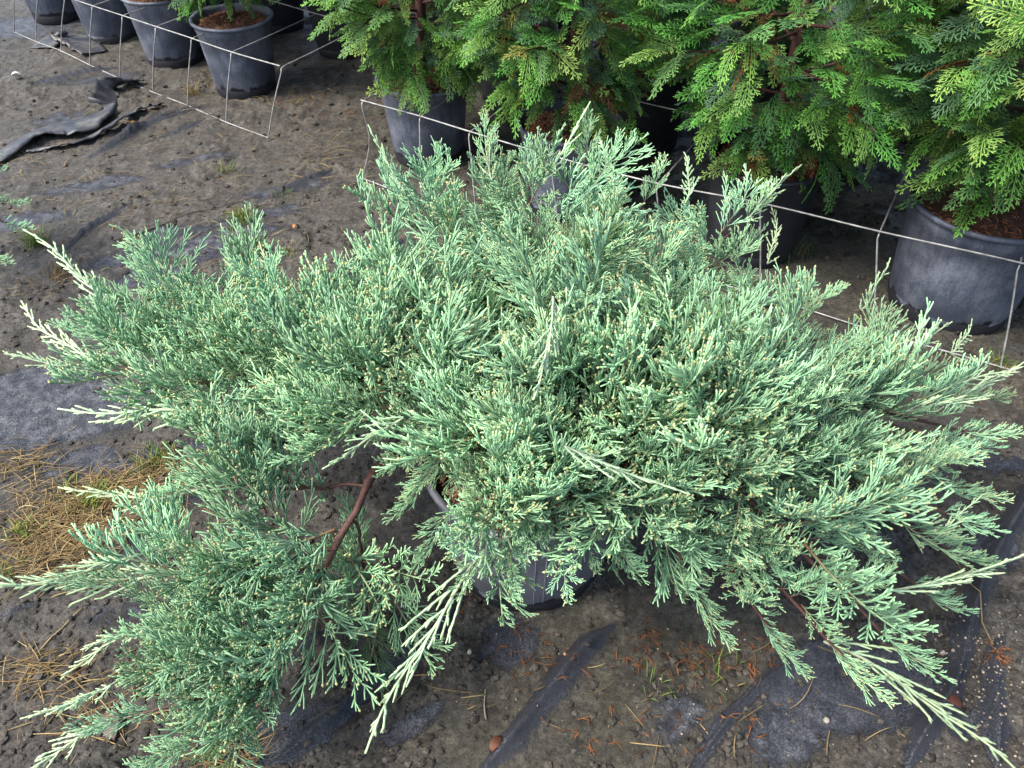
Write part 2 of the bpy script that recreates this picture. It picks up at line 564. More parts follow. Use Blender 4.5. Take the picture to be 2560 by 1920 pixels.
def mulch_mesh(r, seed):
    g = np.random.RandomState(seed)
    b = MB()
    rings, n = 9, 36
    V = [(0, 0, .03)]
    for k in range(1, rings + 1):
        for j in range(n):
            t = 2 * math.pi * j / n
            rr = r * k / rings
            V.append((rr * math.cos(t), rr * math.sin(t), .03 * (1 - (k / rings) ** 2) + (g.rand() * .012 if k < rings else 0)))
    F = [(0, 1 + j, 1 + (j + 1) % n) for j in range(n)]
    for k in range(rings - 1):
        for j in range(n):
            p, q = 1 + k * n + j, 1 + k * n + (j + 1) % n
            F += [(p, p + n, q + n), (p, q + n, q)]
    b.add(V, F, (.075, .038, .022))
    for _ in range(650):
        q = r * .97 * math.sqrt(g.rand())
        t = g.rand() * 7
        z = .03 * (1 - (q / r) ** 2) + .006 + g.rand() * .008
        p = np.array((q * math.cos(t), q * math.sin(t), z))
        d = unit((g.randn(), g.randn(), g.randn() * .25))
        l = g.uniform(.006, .035)
        s = unit(np.cross(d, (0, 0, 1))) * d[0] * l * .25
        cc = np.array((.30, .125, .06)) * g.uniform(.4, 1.5) + np.array((.05, .04, .03)) * (g.rand() < .25)
        b.tube([p - d * l * .5, p + s, p + d * l * .5], [.0008, g.uniform(.0012, .0032), .0008], 4, cc, cc * .8, .45)
    return b.mesh('mulch', M_MULCH, False)
MULCH = {}

def pot(loc, rt, rb, h, label, group=None, seams=0, rotz=0.0, mulch=True, mat=None):
    t = thing('nursery_pot', loc, label, 'pot', group)
    t.rotation_euler = (0, 0, rotz)
    mat = mat or M_POT
    b = MB()
    at = lambda z: rb + (rt - rb) * z / h
    prof = [(.001, .0), (rb * .96, .0), (rb, .006), (at(.02), .02), (at(h * .14), h * .14), (at(h * .15) - .0015, h * .148), (at(h * .16), h * .156),
            (at(h * .5), h * .5), (at(h * .86), h * .86), (at(h * .87) + .003, h * .872), (at(h * .955) + .003, h * .955)]
    lathe(b, prof, 64)
    b.build('body', mat, t)
    b = MB()
    ro = rt + .004
    lathe(b, [(ro - .001, h * .955), (ro + .007, h * .958), (ro + .0095, h * .972), (ro + .0085, h * .992), (ro + .003, h), (ro - .004, h * .995), (ro - .008, h * .96), (ro - .02, h * .72)], 64)
    b.build('rim', mat, t)
    for k in range(seams):
        for s in (-1, 1):
            a = -math.pi / 2 + (k - (seams - 1) / 2) * .95 + s * .055
            b = MB()
            P = [((at(z) + .0006) * math.cos(a), (at(z) + .0006) * math.sin(a), z) for z in (h * .16, h * .5, h * .85)]
            b.tube(P, .0014, 5, (1, 1, 1), (1, 1, 1))
            b.build('seam', mat, t)
    if mulch:
        key = round(rt, 3)
        if key not in MULCH:
            MULCH[key] = mulch_mesh(rt - .006, int(rt * 1000))
        m = link('mulch', MULCH[key], t)
        m.location = (0, 0, h * .87)
        tag(m, 'shredded red brown bark mulch', kind='stuff')
    return t

ROW = unit((1.43 + .58, 1.80 - 2.93, 0))            # along the rack
BACK = np.array((-ROW[1], ROW[0], 0))               # away from the camera, across the rack
def front(px, py, rb):
    """pot centre whose foot shows its front at this place of the photograph"""
    p = un(px, py)
    return np.array((p[0], p[1] + rb * .97, 0))

pJ = front(1140, 1325, .172)
pot(pJ, .208, .172, .33, 'black plastic nursery pot half hidden under the spreading grey juniper', seams=3, rotz=.12, mat=M_POTD)
POTS = {}
for key, px, py, rt, rb, h, lab in [
    ('A', 110, 55, .165, .13, .33, 'black pot at the far end of the row behind the upright wire rack'),
    ('B', 232, 100, .165, .13, .33, 'black pot beside a tent of lifted cloth behind the upright wire rack'),
    ('C', 365, 152, .165, .13, .33, 'black pot next to the end pot of the row behind the upright wire rack'),
    ('D', 520, 219, .168, .132, .335, 'black pot with open brown mulch at the end corner of the upright wire rack'),
    ('E', 905, 385, .172, .135, .335, 'dusty black pot with dark scuffs behind the bent first post of the rack'),
    ('F', 1210, 500, .172, .135, .335, 'black pot behind the top shoots of the spreading juniper'),
    ('G', 1625, 602, .18, .145, .35, 'black pot in deep shade between the juniper and the thujas'),
    ('H', 2085, 752, .215, .178, .375, 'wide black pot full of brown mulch beneath the brightest thuja'),
]:
    p = front(px, py, rb) + BACK * (.055 if key in 'EFGH' else 0)
    POTS[key] = p
    pot(p, rt, rb, h, lab, 'pots of the front thuja row', rotz=px * .7, mat=M_POT_SHADE if key == 'G' else None)
POTS['I'] = POTS['H'] + ROW * .66
BACKROW = [POTS[k] + BACK * .62 + ROW * o for k, o in (('B', .1), ('C', .12), ('D', .1), ('D', .66), ('E', .05), ('F', .05), ('G', .06), ('H', .05))]
for k, p in enumerate(BACKROW + [q + BACK * .6 + ROW * .3 for q in BACKROW[1:]]):
    pot(p, .175, .138, .335, 'black pot in the dark rows behind the front thujas', 'pots of the rows behind the front one', rotz=k * 1.3, mat=M_POT_SHADE)

# ---------------------------------------------------------------- wire racks
def rack(label, top, bot, zt, depth, bends=None):
    """top and bottom ends of the posts (places in the photograph); each post bends back over to a rear rail"""
    t = thing('wire_rack', (0, 0, 0), label, 'wire rack')
    T = [un(x, y, zt) for x, y in top]
    B_ = [un(x, y, 0) for x, y in bot]
    for q in B_:
        q[2] = gz(q[0], q[1]) + .002
    r = .0028
    W = (.4, .4, .4)
    def wire(name, P, n):
        b = MB()
        b.tube(bez(P, n), r, 6, W, W)
        return b.build(name, M_WIRE, t)
    wire('top_rail', [p + np.array((0, 0, .003)) for p in T], 60)
    wire('bottom_rail', [q + np.array((0, 0, .004)) for q in B_], 50)
    rear = []
    for k, (p, q) in enumerate(zip(T, B_)):
        bk = p + BACK * depth
        rear.append(bk - np.array((0, 0, .004)))
        mid = (p + q) / 2 + (np.array((.03, 0, 0)) if bends and k in bends else np.array((0, 0, 0)))
        c = p - np.array((0, 0, .022)) + BACK * .001
        e = p + BACK * .024 - np.array((0, 0, .004))
        P = list(bez([q, mid, c], 8)) + [p + BACK * .005 - np.array((0, 0, .009)), e, p + BACK * .2 - np.array((0, 0, .006)), bk - np.array((0, 0, .004))]
        b = MB()
        b.tube(P, r, 6, W, W)
        b.build('post', M_WIRE, t)
    wire('rear_rail', rear, 40)
    return t
s = .407 / 1.157
topL = [(1720, 410), (1410, 320), (1165, 235), (945, 163), (740, 95), (555, 35), (385, -25), (225, -85), (80, -135)]
botL = [(1650, 870), (1390, 765), (1155, 660), (940, 575), (740, 492), (555, 410), (385, 345), (228, 275), (90, 205)]
rack('straight row of thin grey wire posts and rails guarding the four far pots', [(x * s, y * s) for x, y in topL], [(x * s, y * s) for x, y in botL], .31, .55)
topR = [(780, 218), (905, 252), (1012, 285), (1190, 338), (1420, 398), (1645, 441), (1900, 502), (2205, 570), (2480, 640)]
botR = [(783, 390), (912, 445), (1030, 482), (1210, 540), (1430, 590), (1640, 645), (1882, 722), (2157, 803), (2450, 890)]
rack('grey wire rack with a crooked first post running behind the juniper', topR, botR, .315, .55, bends=(0,))

# ---------------------------------------------------------------- juniper foliage pieces
GLA, GLT = np.array((.145, .315, .19)), np.array((.32, .54, .295))
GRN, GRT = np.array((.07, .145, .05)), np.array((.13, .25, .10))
CONE = np.array((.42, .43, .20))
WOOD = np.array((.13, .05, .03))

def perp(d, g):
    a = unit(np.cross(d, g.randn(3)))
    return a

def twig(b, p, d, l, r, c0, c1, g, bend, up):
    """one scale-leaved twiglet, gently curved"""
    q = p + d * l * .5 + bend * l * .06
    e = p + d * l + bend * l * .22 + up * l * .1
    b.tube([p, q, e], [r * .85, r * 1.1, r * .75], 3, c0, c1)
    return e, unit(e - q)

def plume(seed, L, W, step=.0092, cones=.3, c0=GLA, c1=GLT, r=.00145, thin=1.0, raw=False):
    g = np.random.RandomState(seed)
    b = MB()
    up = np.array((0, 0, 1.0))
    cz, cx = g.uniform(.05, .22), g.uniform(-.12, .12)
    ax = np.array([(cx * L * t * t, L * t, cz * L * t * t - .02 * L * math.sin(3 * t)) for t in np.linspace(0, 1, 10)])
    wood = WOOD * 1.2
    b.tube(ax, np.linspace(.0024, .001, 10), 4, wood, c1)
    n = int(L / step)
    side = 0
    for i in range(n):
        t = .06 + .94 * i / n
        u = t * 9
        k = min(int(u), 8)
        p = ax[k] + (ax[k + 1] - ax[k]) * (u - k)
        d0 = unit(ax[k + 1] - ax[k])
        X = unit(np.cross(d0, up))
        Zv = np.cross(X, d0)
        side = (side + 1) % 3
        phi = (0.0, math.pi, math.pi / 2)[side] + g.normal(0, .45) + (.25 if side == 0 else -.25 if side == 1 else 0)
        a = R(g.uniform(36, 62) - 18 * t)
        o = math.cos(phi) * X + math.sin(phi) * Zv
        d = unit(math.cos(a) * d0 + math.sin(a) * o)
        l = W * (min(1, .45 + 1.9 * t) * (1 - t) ** .55 + .16) * g.uniform(.65, 1.2) * (.72 if side == 2 else 1)
        bow = g.normal(0, .14, 3)
        # the side branchlet sweeps forward
        P = []
        for q in np.linspace(0, 1, 5):
            P.append(p + d * l * q + (d0 * .16 + up * .26) * l * q * q + bow * l * q * q)
        P = np.array(P)
        pale = max(0, t - .55) * .9
        cm = c0 * g.uniform(.8, 1.15) * (1 - pale) + c1 * pale
        b.tube(P, np.array((.8, .9, 1, 1.1, .8)) * r, 3, cm * .8 + WOOD * .12, c1)
        m = int(l / (.0074 / thin))
        for j in range(m):
            v = .22 + .76 * (j + g.rand() * .6) / max(m, 1)
            w = min(v, .999) * 4
            kk = int(w)
            pp = P[kk] + (P[kk + 1] - P[kk]) * (w - kk)
            dd = unit(P[kk + 1] - P[kk])
            sgn = 1 if j % 2 else -1
            o2 = unit(np.cross(dd, up) * sgn + up * .35 + g.normal(0, .4, 3))
            aa = R(g.uniform(20, 36))
            d2 = unit(math.cos(aa) * dd + math.sin(aa) * o2)
            l2 = min(l * .46, .030) * (1.08 - .5 * v) * g.uniform(.55, 1.25)
            e, ed = twig(b, pp, d2, l2, r * g.uniform(.85, 1.15), cm, c1 * g.uniform(.85, 1.15), g, dd, up)
            if g.rand() < cones:
                b.blob(e + ed * .001, ed, .0066 * g.uniform(.8, 1.2), .0023 * g.uniform(.85, 1.15), CONE * g.uniform(.8, 1.15))
            if l2 > .012 and g.rand() < .35:      # forked twiglet
                d3 = unit(d2 + perp(d2, g) * .55)
                twig(b, pp + d2 * l2 * .4, d3, l2 * .5, r * .9, cm, c1, g, dd, up)
        ed = unit(P[-1] - P[-2])
        if g.rand() < cones * 1.3:
            b.blob(P[-1] + ed * .0015, ed, .0068, .0023, CONE * g.uniform(.85, 1.1))
    return b if raw else b.mesh('foliage_spray', M_JUN)

LEAD0, LEAD1 = np.array((.28, .44, .29)), np.array((.42, .54, .30))
def leader(seed, L, n):
    """long pale leading shoot with stubby scale-covered side shoots"""
    g = np.random.RandomState(seed)
    b = MB()
    up = np.array((0, 0, 1.0))
    cx, cz = g.uniform(-.22, .22), g.uniform(-.2, .2)
    N_ = 34
    tt = np.linspace(0, 1, N_)
    ax = np.array([(cx * L * t * t + .004 * math.sin(9 * t + seed), L * t, cz * L * t * t) for t in tt])
    rad = np.linspace(.0026, .0018, N_) * (1 + .25 * (np.arange(N_) % 2))
    b.tube(ax, rad, 5, LEAD0 * .75 + np.array((.12, .05, .03)), LEAD1)
    for i in range(n):
        t = .03 + .93 * i / n
        u = t * (N_ - 1)
        k = min(int(u), N_ - 2)
        p = ax[k]
        d0 = unit(ax[k + 1] - ax[k])
        X = unit(np.cross(d0, up))
        Zv = np.cross(X, d0)
        phi = (0 if i % 2 else math.pi) + g.normal(0, .6)
        a = R(g.uniform(15, 30))
        d = unit(math.cos(a) * d0 + math.sin(a) * (math.cos(phi) * X + math.sin(phi) * Zv))
        l = L * (.24 * (1 - t) ** 1.1 + .045) * g.uniform(.6, 1.2)
        m = max(6, int(l / .0045))
        q = np.linspace(0, 1, m)[:, None]
        P = p + d * l * q + d0 * .25 * l * q * q
        rr = np.linspace(.0018, .0017, m) * (1 + .4 * (np.arange(m) % 2))
        rr[-1] *= .5
        cc = LEAD0 * g.uniform(.85, 1.08)
        b.tube(P, rr, 4, cc, LEAD1)
        for j in range(1, m - 1, 2):
            if g.rand() < .75:
                d3 = unit(d + d0 * .3 + perp(d, g) * .65)
                l3 = g.uniform(.005, .012) * (1.3 - .7 * j / m) * min(1.6, max(.7, l / .04))
                b.tube([P[j], P[j] + d3 * l3 * .5, P[j] + d3 * l3 + d0 * l3 * .2], [.0015, .0021, .0013], 4, cc, LEAD1)
    return b.mesh('leader_shoot', M_JUN)

def pair(k):
    """forked spray: three plumes leaving the branch to either side"""
    g = np.random.RandomState(500 + k)
    b = MB()
    for sd_ in (1, -1, 2):
        a = plume(100 + 3 * k + sd_, g.uniform(.15, .22), g.uniform(.075, .095), cones=(.02, .12, .3, .5, .2, .05, .4, .15, .6, .08)[(k + sd_) % 10], c0=GLA * (1 + .07 * (k % 3 - 1)), raw=True)
        yaw = R(g.uniform(20, 75)) * (sd_ if sd_ < 2 else g.choice((-.5, .5)))
        pit = R(g.uniform(8, 40) if sd_ < 2 else g.uniform(35, 65))
        y = np.array((math.sin(yaw) * math.cos(pit), math.cos(yaw) * math.cos(pit), math.sin(pit)))
        x = unit(np.cross(y, (g.normal(0, .2), g.normal(0, .2), 1)))
        z = np.cross(x, y)
        sc_ = g.uniform(.85, 1.1)
        o = np.array((0, {1: .045, -1: 0, 2: -.045}[sd_], 0))
        V = np.concatenate(a.v)
        b.add(o + (V[:, :1] * x + V[:, 1:2] * y + V[:, 2:] * z) * sc_, np.concatenate(a.f), np.concatenate(a.c))
    return b.mesh('foliage_spray', M_JUN)
PE = [plume(160 + k, .23, .07, cones=(.05, .3, .5)[k]) for k in range(3)]
PL = [pair(k) for k in range(10)]
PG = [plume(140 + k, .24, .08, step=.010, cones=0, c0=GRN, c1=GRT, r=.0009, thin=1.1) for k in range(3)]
LD = [leader(200 + k, .32, 17) for k in range(6)]

BR = []
def build_juniper(name, label, base, crotch, boughs, seed, trunk=True, max_spray=300):
    g = np.random.RandomState(seed)
    base = np.asarray(base, float)
    t = thing(name, tuple(base), label, 'shrub')
    if trunk:
        b = MB()
        c = crotch - base
        b.tube(bez([(0, 0, -.02), c * np.array((.3, .3, .5)), c], 8), np.linspace(.024, .02, 8), 9, (1, 1, 1), (1, 1, 1))
        b.build('trunk', M_BARK, t)
    ns = 0
    BR.clear()
    for (pts, bare, nsp, nld, ssc) in boughs:
        P = bez([q - base for q in pts], 24)
        P += np.cumsum(g.normal(0, .0022, P.shape), 0)
        Ln = np.linalg.norm(np.diff(P, axis=0), axis=1).sum()
        b = MB()
        r0 = (.0045 + .007 * min(1.2, Ln)) * (1.0 if len(pts) == 6 else .55 if np.linalg.norm(pts[0] - crotch) > .02 else 1)
        b.tube(P, np.linspace(r0, .0022, 24) * (1 + .08 * g.randn(24)), 7, (1, 1, 1), (1, 1, 1))
        br = b.build('branch', M_BARK, t)
        BR.append((br, P))
        n3 = max(2, round(nsp / 3))
        for k in range(n3):
            u = bare + (.95 - bare) * (k + .25 + .35 * g.rand()) / n3
            i = min(int(u * 23), 22)
            p, d = P[i], unit(P[i + 1] - P[i])
            o = link('foliage_spray', PL[g.randint(len(PL))], br)
            frame(o, p, unit(d + g.normal(0, .25, 3) + np.array((0, 0, g.choice((-.1, .05, .35))))), (0, 0, 1), g.normal(0, .3), ssc * g.choice((.72, .9, 1.1, 1.38)) * (1.15 - .38 * u))
            ns += 1
        # end of the branch
        o = link('foliage_spray', PE[g.randint(len(PE))], br)
        e = unit(P[-1] - P[-4])
        frame(o, P[-2], e, (0, 0, 1), g.normal(0, .2), ssc * .62)
        ns += 1
        for k in range(nld):
            o = link('leader_shoot', LD[g.randint(len(LD))], br)
            i = -1 - k * 2
            X = unit(np.cross(e, (0, 0, 1)))
            q = unit(e + X * (0 if k == 0 else g.uniform(.15, .45) * (1 if k % 2 else -1)) + np.array((0, 0, g.uniform(0, .15))))
            frame(o, P[i] - e * .03, q, (0, 0, 1), g.uniform(0, 6), (1 if k == 0 else g.uniform(.5, .8)))
    pass
    return t

C0 = np.array((pJ[0], pJ[1] + .02, .43))
def B(tip, z, bare=.3, n=7, lead=1, lift=.10, ssc=1.0, via=None, cut=.23, start=True):
    """branch from the crotch to a tip; the leader shoot reaches the tip, so the wood stops short of it"""
    T = un(tip[0], tip[1], z)
    if via:
        pts = ([C0] if start else []) + [un(x, y, q) for x, y, q in via]
        d = unit(T - pts[-1])
        pts.append(T - d * cut)
    else:
        d = T - C0
        L_ = np.linalg.norm(d)
        E_ = C0 + d * (1 - cut / L_)
        pts = [C0, C0 + (E_ - C0) * .4 + np.array((0, 0, lift)), E_]
    return (pts, bare, n, lead, ssc)

BOUGHS = [
    # back, rising
    B((812, 330), .64, .35, 9, 0, lift=-.02, cut=.15), B((1048, 270), .74, .35, 11, 0, lift=-.03, cut=.1), B((1262, 265), .74, .35, 11, 0, lift=-.03, cut=.1), 
    B((1512, 330), .62, .35, 8, 0, lift=-.02), B((1692, 380), .58, .3, 12, 0, lift=-.01, cut=.14), B((1714, 460), .50, .35, 8, 0, lift=0), B((930, 370), .62, .3, 7, 0, lift=0), B((1180, 330), .74, .3, 8, 0, lift=0), 
    B((1150, 300), .72, .3, 9, 0, lift=-.01, cut=.1),  
    # right
    B((1920, 598), .50, .3, 9, 0), B((2010, 712), .42, .35, 9, 0), B((2165, 785), .42, .35, 10, 0), B((2330, 830), .40, .3, 11, 0),
    B((2300, 1000), .28, .35, 10, 0), B((2110, 1110), .22, .35, 9, 0, lift=.14), B((2230, 1250), .16, .4, 10, 0, lift=.16), B((2270, 1400), .14, .35, 10, 0, lift=.18),
    B((2270, 1610), .20, .28, 17, 0, lift=.16, cut=.26), B((1850, 1140), .44, .35, 8, 0, lift=.14), B((1700, 1260), .30, .4, 8, 0, lift=.16),  
     B((2120, 1020), .30, .35, 9, 0, lift=.14), B((2000, 1230), .20, .35, 9, 0, lift=.18, cut=.15), B((1950, 1340), .2, .35, 13, 0, lift=.16, cut=.06), B((1560, 1320), .28, .35, 12, 0, lift=.14, cut=.04), B((1700, 1390), .22, .35, 13, 0, lift=.15, cut=.04), B((1480, 1230), .30, .3, 8, 0, lift=.16, cut=.05, ssc=.85),
    B((2330, 930), .34, .3, 10, 0), B((2350, 1120), .22, .4, 12, 0, lift=.14), B((2350, 1330), .16, .45, 10, 0, lift=.16), B((2290, 1180), .20, .35, 9, 0, lift=.16), B((300, 770), .42, .25, 12, 0, lift=.05), B((230, 720), .38, .4, 11, 0, cut=.1, lift=.05), B((110, 770), .36, .4, 12, 0, cut=.14, lift=.05), B((350, 730), .42, .35, 9, 0, cut=.07, lift=.05), B((220, 820), .40, .4, 11, 0, cut=.1), B((1110, 1190), .46, .2, 10, 0, lift=.06, cut=0, ssc=.95), B((1010, 1140), .46, .2, 10, 0, lift=.06, cut=0, ssc=.95), B((1220, 1160), .46, .2, 10, 0, lift=.07, cut=0, ssc=.95), B((1330, 1180), .42, .2, 7, 0, lift=.08, cut=0, ssc=.8), B((1830, 1400), .27, .3, 15, 0, lift=.12, cut=0),
    # front
    B((1460, 1075), .58, .45, 6, 0, lift=.10), B((742, 1585), .26, .4, 4, 0, lift=.14, ssc=.7, via=[(1080, 1080, .50)], cut=.55),
    B((1130, 1180), .43, .3, 9, 0, lift=.08, ssc=.9, cut=.02), B((955, 1110), .40, .25, 10, 0, lift=.13, ssc=.95, cut=.02), B((900, 1060), .42, .25, 7, 0, lift=.13, ssc=.8, cut=.02), B((1250, 1150), .43, .3, 9, 0, lift=.08, ssc=.9, cut=.02), B((1380, 1230), .36, .3, 8, 0, lift=.14, ssc=.8, cut=.08), B((725, 990), .52, .4, 6, 0, lift=.1), B((1300, 960), .56, .2, 6, 0, lift=.12, cut=.05), B((1040, 1060), .52, .2, 10, 0, lift=.08, cut=0, ssc=.95), B((930, 990), .52, .1, 6, 0, lift=.12, cut=.03, ssc=.85), B((1140, 1080), .52, .2, 10, 0, lift=.08, cut=0, ssc=.95), B((1040, 870), .58, .1, 6, 0, lift=.1, cut=.02, ssc=.8),
    # front left, with the bare red wood
    B((20, 1665), .14, .60, 10, 0, via=[(850, 985, .40), (765, 1110, .36), (668, 1290, .27), (480, 1480, .2)]),
    B((-30, 1320), .20, .05, 12, 0, via=[(725, 1185, .33), (560, 1210, .30)], cut=.28, start=False),
    B((100, 1425), .18, .05, 12, 0, via=[(700, 1235, .305), (560, 1310, .26)], cut=.25, start=False), B((250, 1700), .10, .25, 8, 0, via=[(668, 1290, .27), (560, 1500, .18)], cut=.15, start=False), B((480, 1560), .16, .05, 8, 0, via=[(650, 1310, .26), (560, 1420, .2)], cut=.1, start=False), B((330, 1010), .3, .2, 7, 0, via=[(805, 1050, .38), (600, 1050, .36)], cut=.2, start=False),
    B((140, 1115), .30, .4, 9, 0, lift=.12, cut=.26), B((810, 1340), .08, .2, 4, 0, ssc=.8, via=[(765, 1125, .34), (795, 1230, .2)], cut=.1, start=False),
    B((600, 1000), .44, .25, 9, 0, lift=.12, cut=.08), B((560, 900), .47, .25, 9, 0, lift=.1, cut=.1), B((690, 930), .52, .15, 8, 0, lift=.1, cut=.06),
    # left
    B((180, 910), .34, .24, 16, 0, cut=.28), B((-30, 770), .38, .24, 16, 0), B((0, 700), .38, .24, 16, 0, lift=.03), B((135, 610), .40, .24, 16, 0, lift=.0, cut=.16), B((390, 670), .42, .24, 8, 0, lift=.05),
    B((545, 650), .48, .35, 8, 0, lift=.04), B((768, 520), .54, .35, 7, 0, lift=.02),  B((480, 800), .50, .3, 8, 0),
    # top of the mound
    B((1195, 880), .66, .3, 5, 0, via=[(1180, 700, .66), (1190, 640, .70)], cut=.22), B((1200, 500), .72, .2, 8, 0), B((1600, 800), .58, .2, 7, 0),
]
jun = build_juniper('juniper_shrub', 'wide silvery green spreading juniper growing out of the foreground pot', (pJ[0], pJ[1], .29), C0, BOUGHS, 5)
# the long pale leading shoots: start and end in the photograph, with heights
g = np.random.RandomState(31)
for x0, y0, z0, x1, y1, z1 in [
    (1050, 1190, .42, 735, 1590, .22), (1220, 965, .69, 1460, 1078, .60), (1195, 640, .83, 1188, 868, .72), (1780, 1385, .26, 2240, 1605, .17), (870, 900, .63, 722, 998, .53),
    (1670, 1080, .54, 1838, 1145, .46), (1960, 890, .44, 2240, 835, .44), (1990, 850, .46, 2165, 782, .47), (490, 880, .44, 165, 912, .34), (460, 865, .44, 238, 932, .32), (430, 1062, .34, 125, 1118, .24),
    (350, 1180, .30, -30, 1340, .18), (330, 1240, .27, -20, 1300, .18), (320, 1350, .24, 105, 1425, .15), (240, 1560, .18, 0, 1660, .09), (330, 1240, .28, 150, 1180, .24), (240, 1480, .22, 95, 1560, .14), (520, 600, .52, 470, 520, .53),
    (885, 430, .62, 803, 312, .66), (1062, 390, .70, 1043, 250, .75), (1175, 390, .70, 1270, 250, .75), (1610, 480, .56, 1698, 368, .60), (1655, 570, .50, 1716, 458, .53), (1345, 410, .64, 1262, 300, .68), (1480, 440, .61, 1518, 328, .64),
    (1860, 670, .48, 1926, 590, .52), (1955, 780, .44, 2018, 706, .46), (225, 660, .42, 118, 488, .46), (425, 640, .46, 358, 552, .48), (660, 650, .52, 532, 560, .52), (762, 590, .54, 768, 498, .57), (845, 510, .60, 798, 438, .62),
    (200, 775, .40, -10, 690, .40), (150, 790, .39, -30, 770, .37), (1990, 1180, .24, 2110, 1105, .25), (1930, 1275, .25, 2240, 1225, .2), (940, 470, .62, 925, 360, .66), (2050, 760, .43, 2120, 735, .45), (560, 1440, .2, 420, 1620, .14), (1640, 840, .6, 1660, 780, .62)]:
    p, q = un(x0, y0, z0), un(x1, y1, z1)
    br = min(BR, key=lambda k: np.linalg.norm(k[1] + (pJ[0], pJ[1], .29) - p, axis=1).min())[0]
    o = link('leader_shoot', LD[g.randint(len(LD))], br)
    jj = p - np.array((pJ[0], pJ[1], .29))
    k = np.linalg.norm(q - p) / .32
    frame(o, jj, q - p, (0, 0, 1), g.uniform(0, 6), (min(1.05, max(.75, k)), k))
# green shaded inner growth
g = np.random.RandomState(77)
jb = np.array((pJ[0], pJ[1], .29))
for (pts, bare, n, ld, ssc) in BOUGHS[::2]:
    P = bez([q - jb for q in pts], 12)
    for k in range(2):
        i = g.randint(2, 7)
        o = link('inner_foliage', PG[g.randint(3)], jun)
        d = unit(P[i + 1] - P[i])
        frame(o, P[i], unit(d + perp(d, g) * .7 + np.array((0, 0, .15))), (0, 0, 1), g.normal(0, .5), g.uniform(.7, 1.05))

# second juniper at the edge of the plot
q0 = un(-260, 560, 0)
qc = q0 + np.array((0, 0, .25))
def B2(tip, z, n=6, lead=1):
    T = un(tip[0], tip[1], z)
    return ([qc, qc + (T - qc) * .5 + np.array((0, 0, .05)), T], .3, n, lead, .9)
build_juniper('juniper_shrub', 'pale green juniper sprig reaching over the mud from beside the plot', (q0[0], q0[1], 0), qc,
              [B2((0, 430), .28, 5, 0), B2((20, 490), .24, 5, 0), B2((-20, 545), .18, 4, 0)], 9)

# ---------------------------------------------------------------- thuja pieces
T0, T1, T2 = np.array((.04, .13, .022)), np.array((.19, .43, .07)), np.array((.32, .49, .11))
def fan(seed, L, W, c0, c1, step=.0105, curl=-.35):
    """flat scale-leaved spray, branching in one plane and drooping at the tip"""
    g = np.random.RandomState(seed)
    b = MB()
    Z_ = np.array((0, 0, 1.0))
    cx = g.uniform(-.2, .2)
    N_ = 12
    ax = np.array([(cx * L * t * t, L * t, curl * L * t * t) for t in np.linspace(0, 1, N_)])
    b.tube(ax, np.linspace(.0017, .0012, N_), 4, c0 * .7 + np.array((.06, .03, .01)), c1, .5, Z_)
    n = int(L / step)
    for i in range(n):
        t = .10 + .9 * i / n
        u = t * (N_ - 1)
        k = min(int(u), N_ - 2)
        p = ax[k] + (ax[k + 1] - ax[k]) * (u - k)
        d0 = unit(ax[k + 1] - ax[k])
        s_ = 1 if i % 2 else -1
        X = unit(np.cross(d0, Z_)) * s_
        nz = unit(np.cross(np.cross(d0, Z_), d0))
        a = R(g.uniform(38, 54) - 12 * t)
        d = unit(math.cos(a) * d0 + math.sin(a) * X + nz * g.normal(0, .08))
        l = W * (min(1, .5 + 1.6 * t) * (1 - t) ** .7 + .10) * g.uniform(.75, 1.15)
        P = np.array([p + d * l * q + (d0 * .12 - nz * .10) * l * q * q for q in np.linspace(0, 1, 5)])
        cm = c0 * g.uniform(.8, 1.25)
        b.tube(P, np.array((.9, 1.1, 1.15, 1.1, .8)) * .0017, 4, cm, c1, .45, nz)
        m = int(l / .0088)
        for j in range(m):
            v = .16 + .8 * j / max(m, 1)
            w = min(v, .99) * 4
            kk = int(w)
            pp = P[kk] + (P[kk + 1] - P[kk]) * (w - kk)
            dd = unit(P[kk + 1] - P[kk])
            s2 = 1 if j % 2 else -1
            Y2 = np.cross(nz, dd) * s2
            aa = R(g.uniform(34, 48))
            d2 = unit(math.cos(aa) * dd + math.sin(aa) * Y2 + nz * g.normal(0, .06))
            l2 = min(.44 * l, .026) * (1.15 - .6 * v) * g.uniform(.6, 1.2)
            e = pp + d2 * l2
            b.tube([pp, pp + d2 * l2 * .55 + dd * l2 * .04, e + dd * l2 * .12], [.0015, .0023, .0015], 4, cm, c1 * g.uniform(.8, 1.2), .4, nz)
    return b.mesh('foliage_spray', M_THU)
FAN = [fan(300 + k, .17, .062, (T0, T0, T0 * 1.2, np.array((.045, .11, .045)), np.array((.045, .105, .055)), T0 * .9)[k], (T1, T1 * .85, T2, np.array((.13, .29, .075)), np.array((.10, .22, .09)), T1 * 1.1)[k], curl=(-.35, -.15, -.45, -.3, -.1, -.55)[k]) for k in range(6)]
FANB = [fan(320 + k, .15, .05, np.array((.11, .045, .018)), np.array((.25, .10, .035)), curl=-.5) for k in range(2)]
FANY = [fan(330, .12, .045, np.array((.20, .19, .04)), np.array((.42, .36, .10)), curl=-.4)]

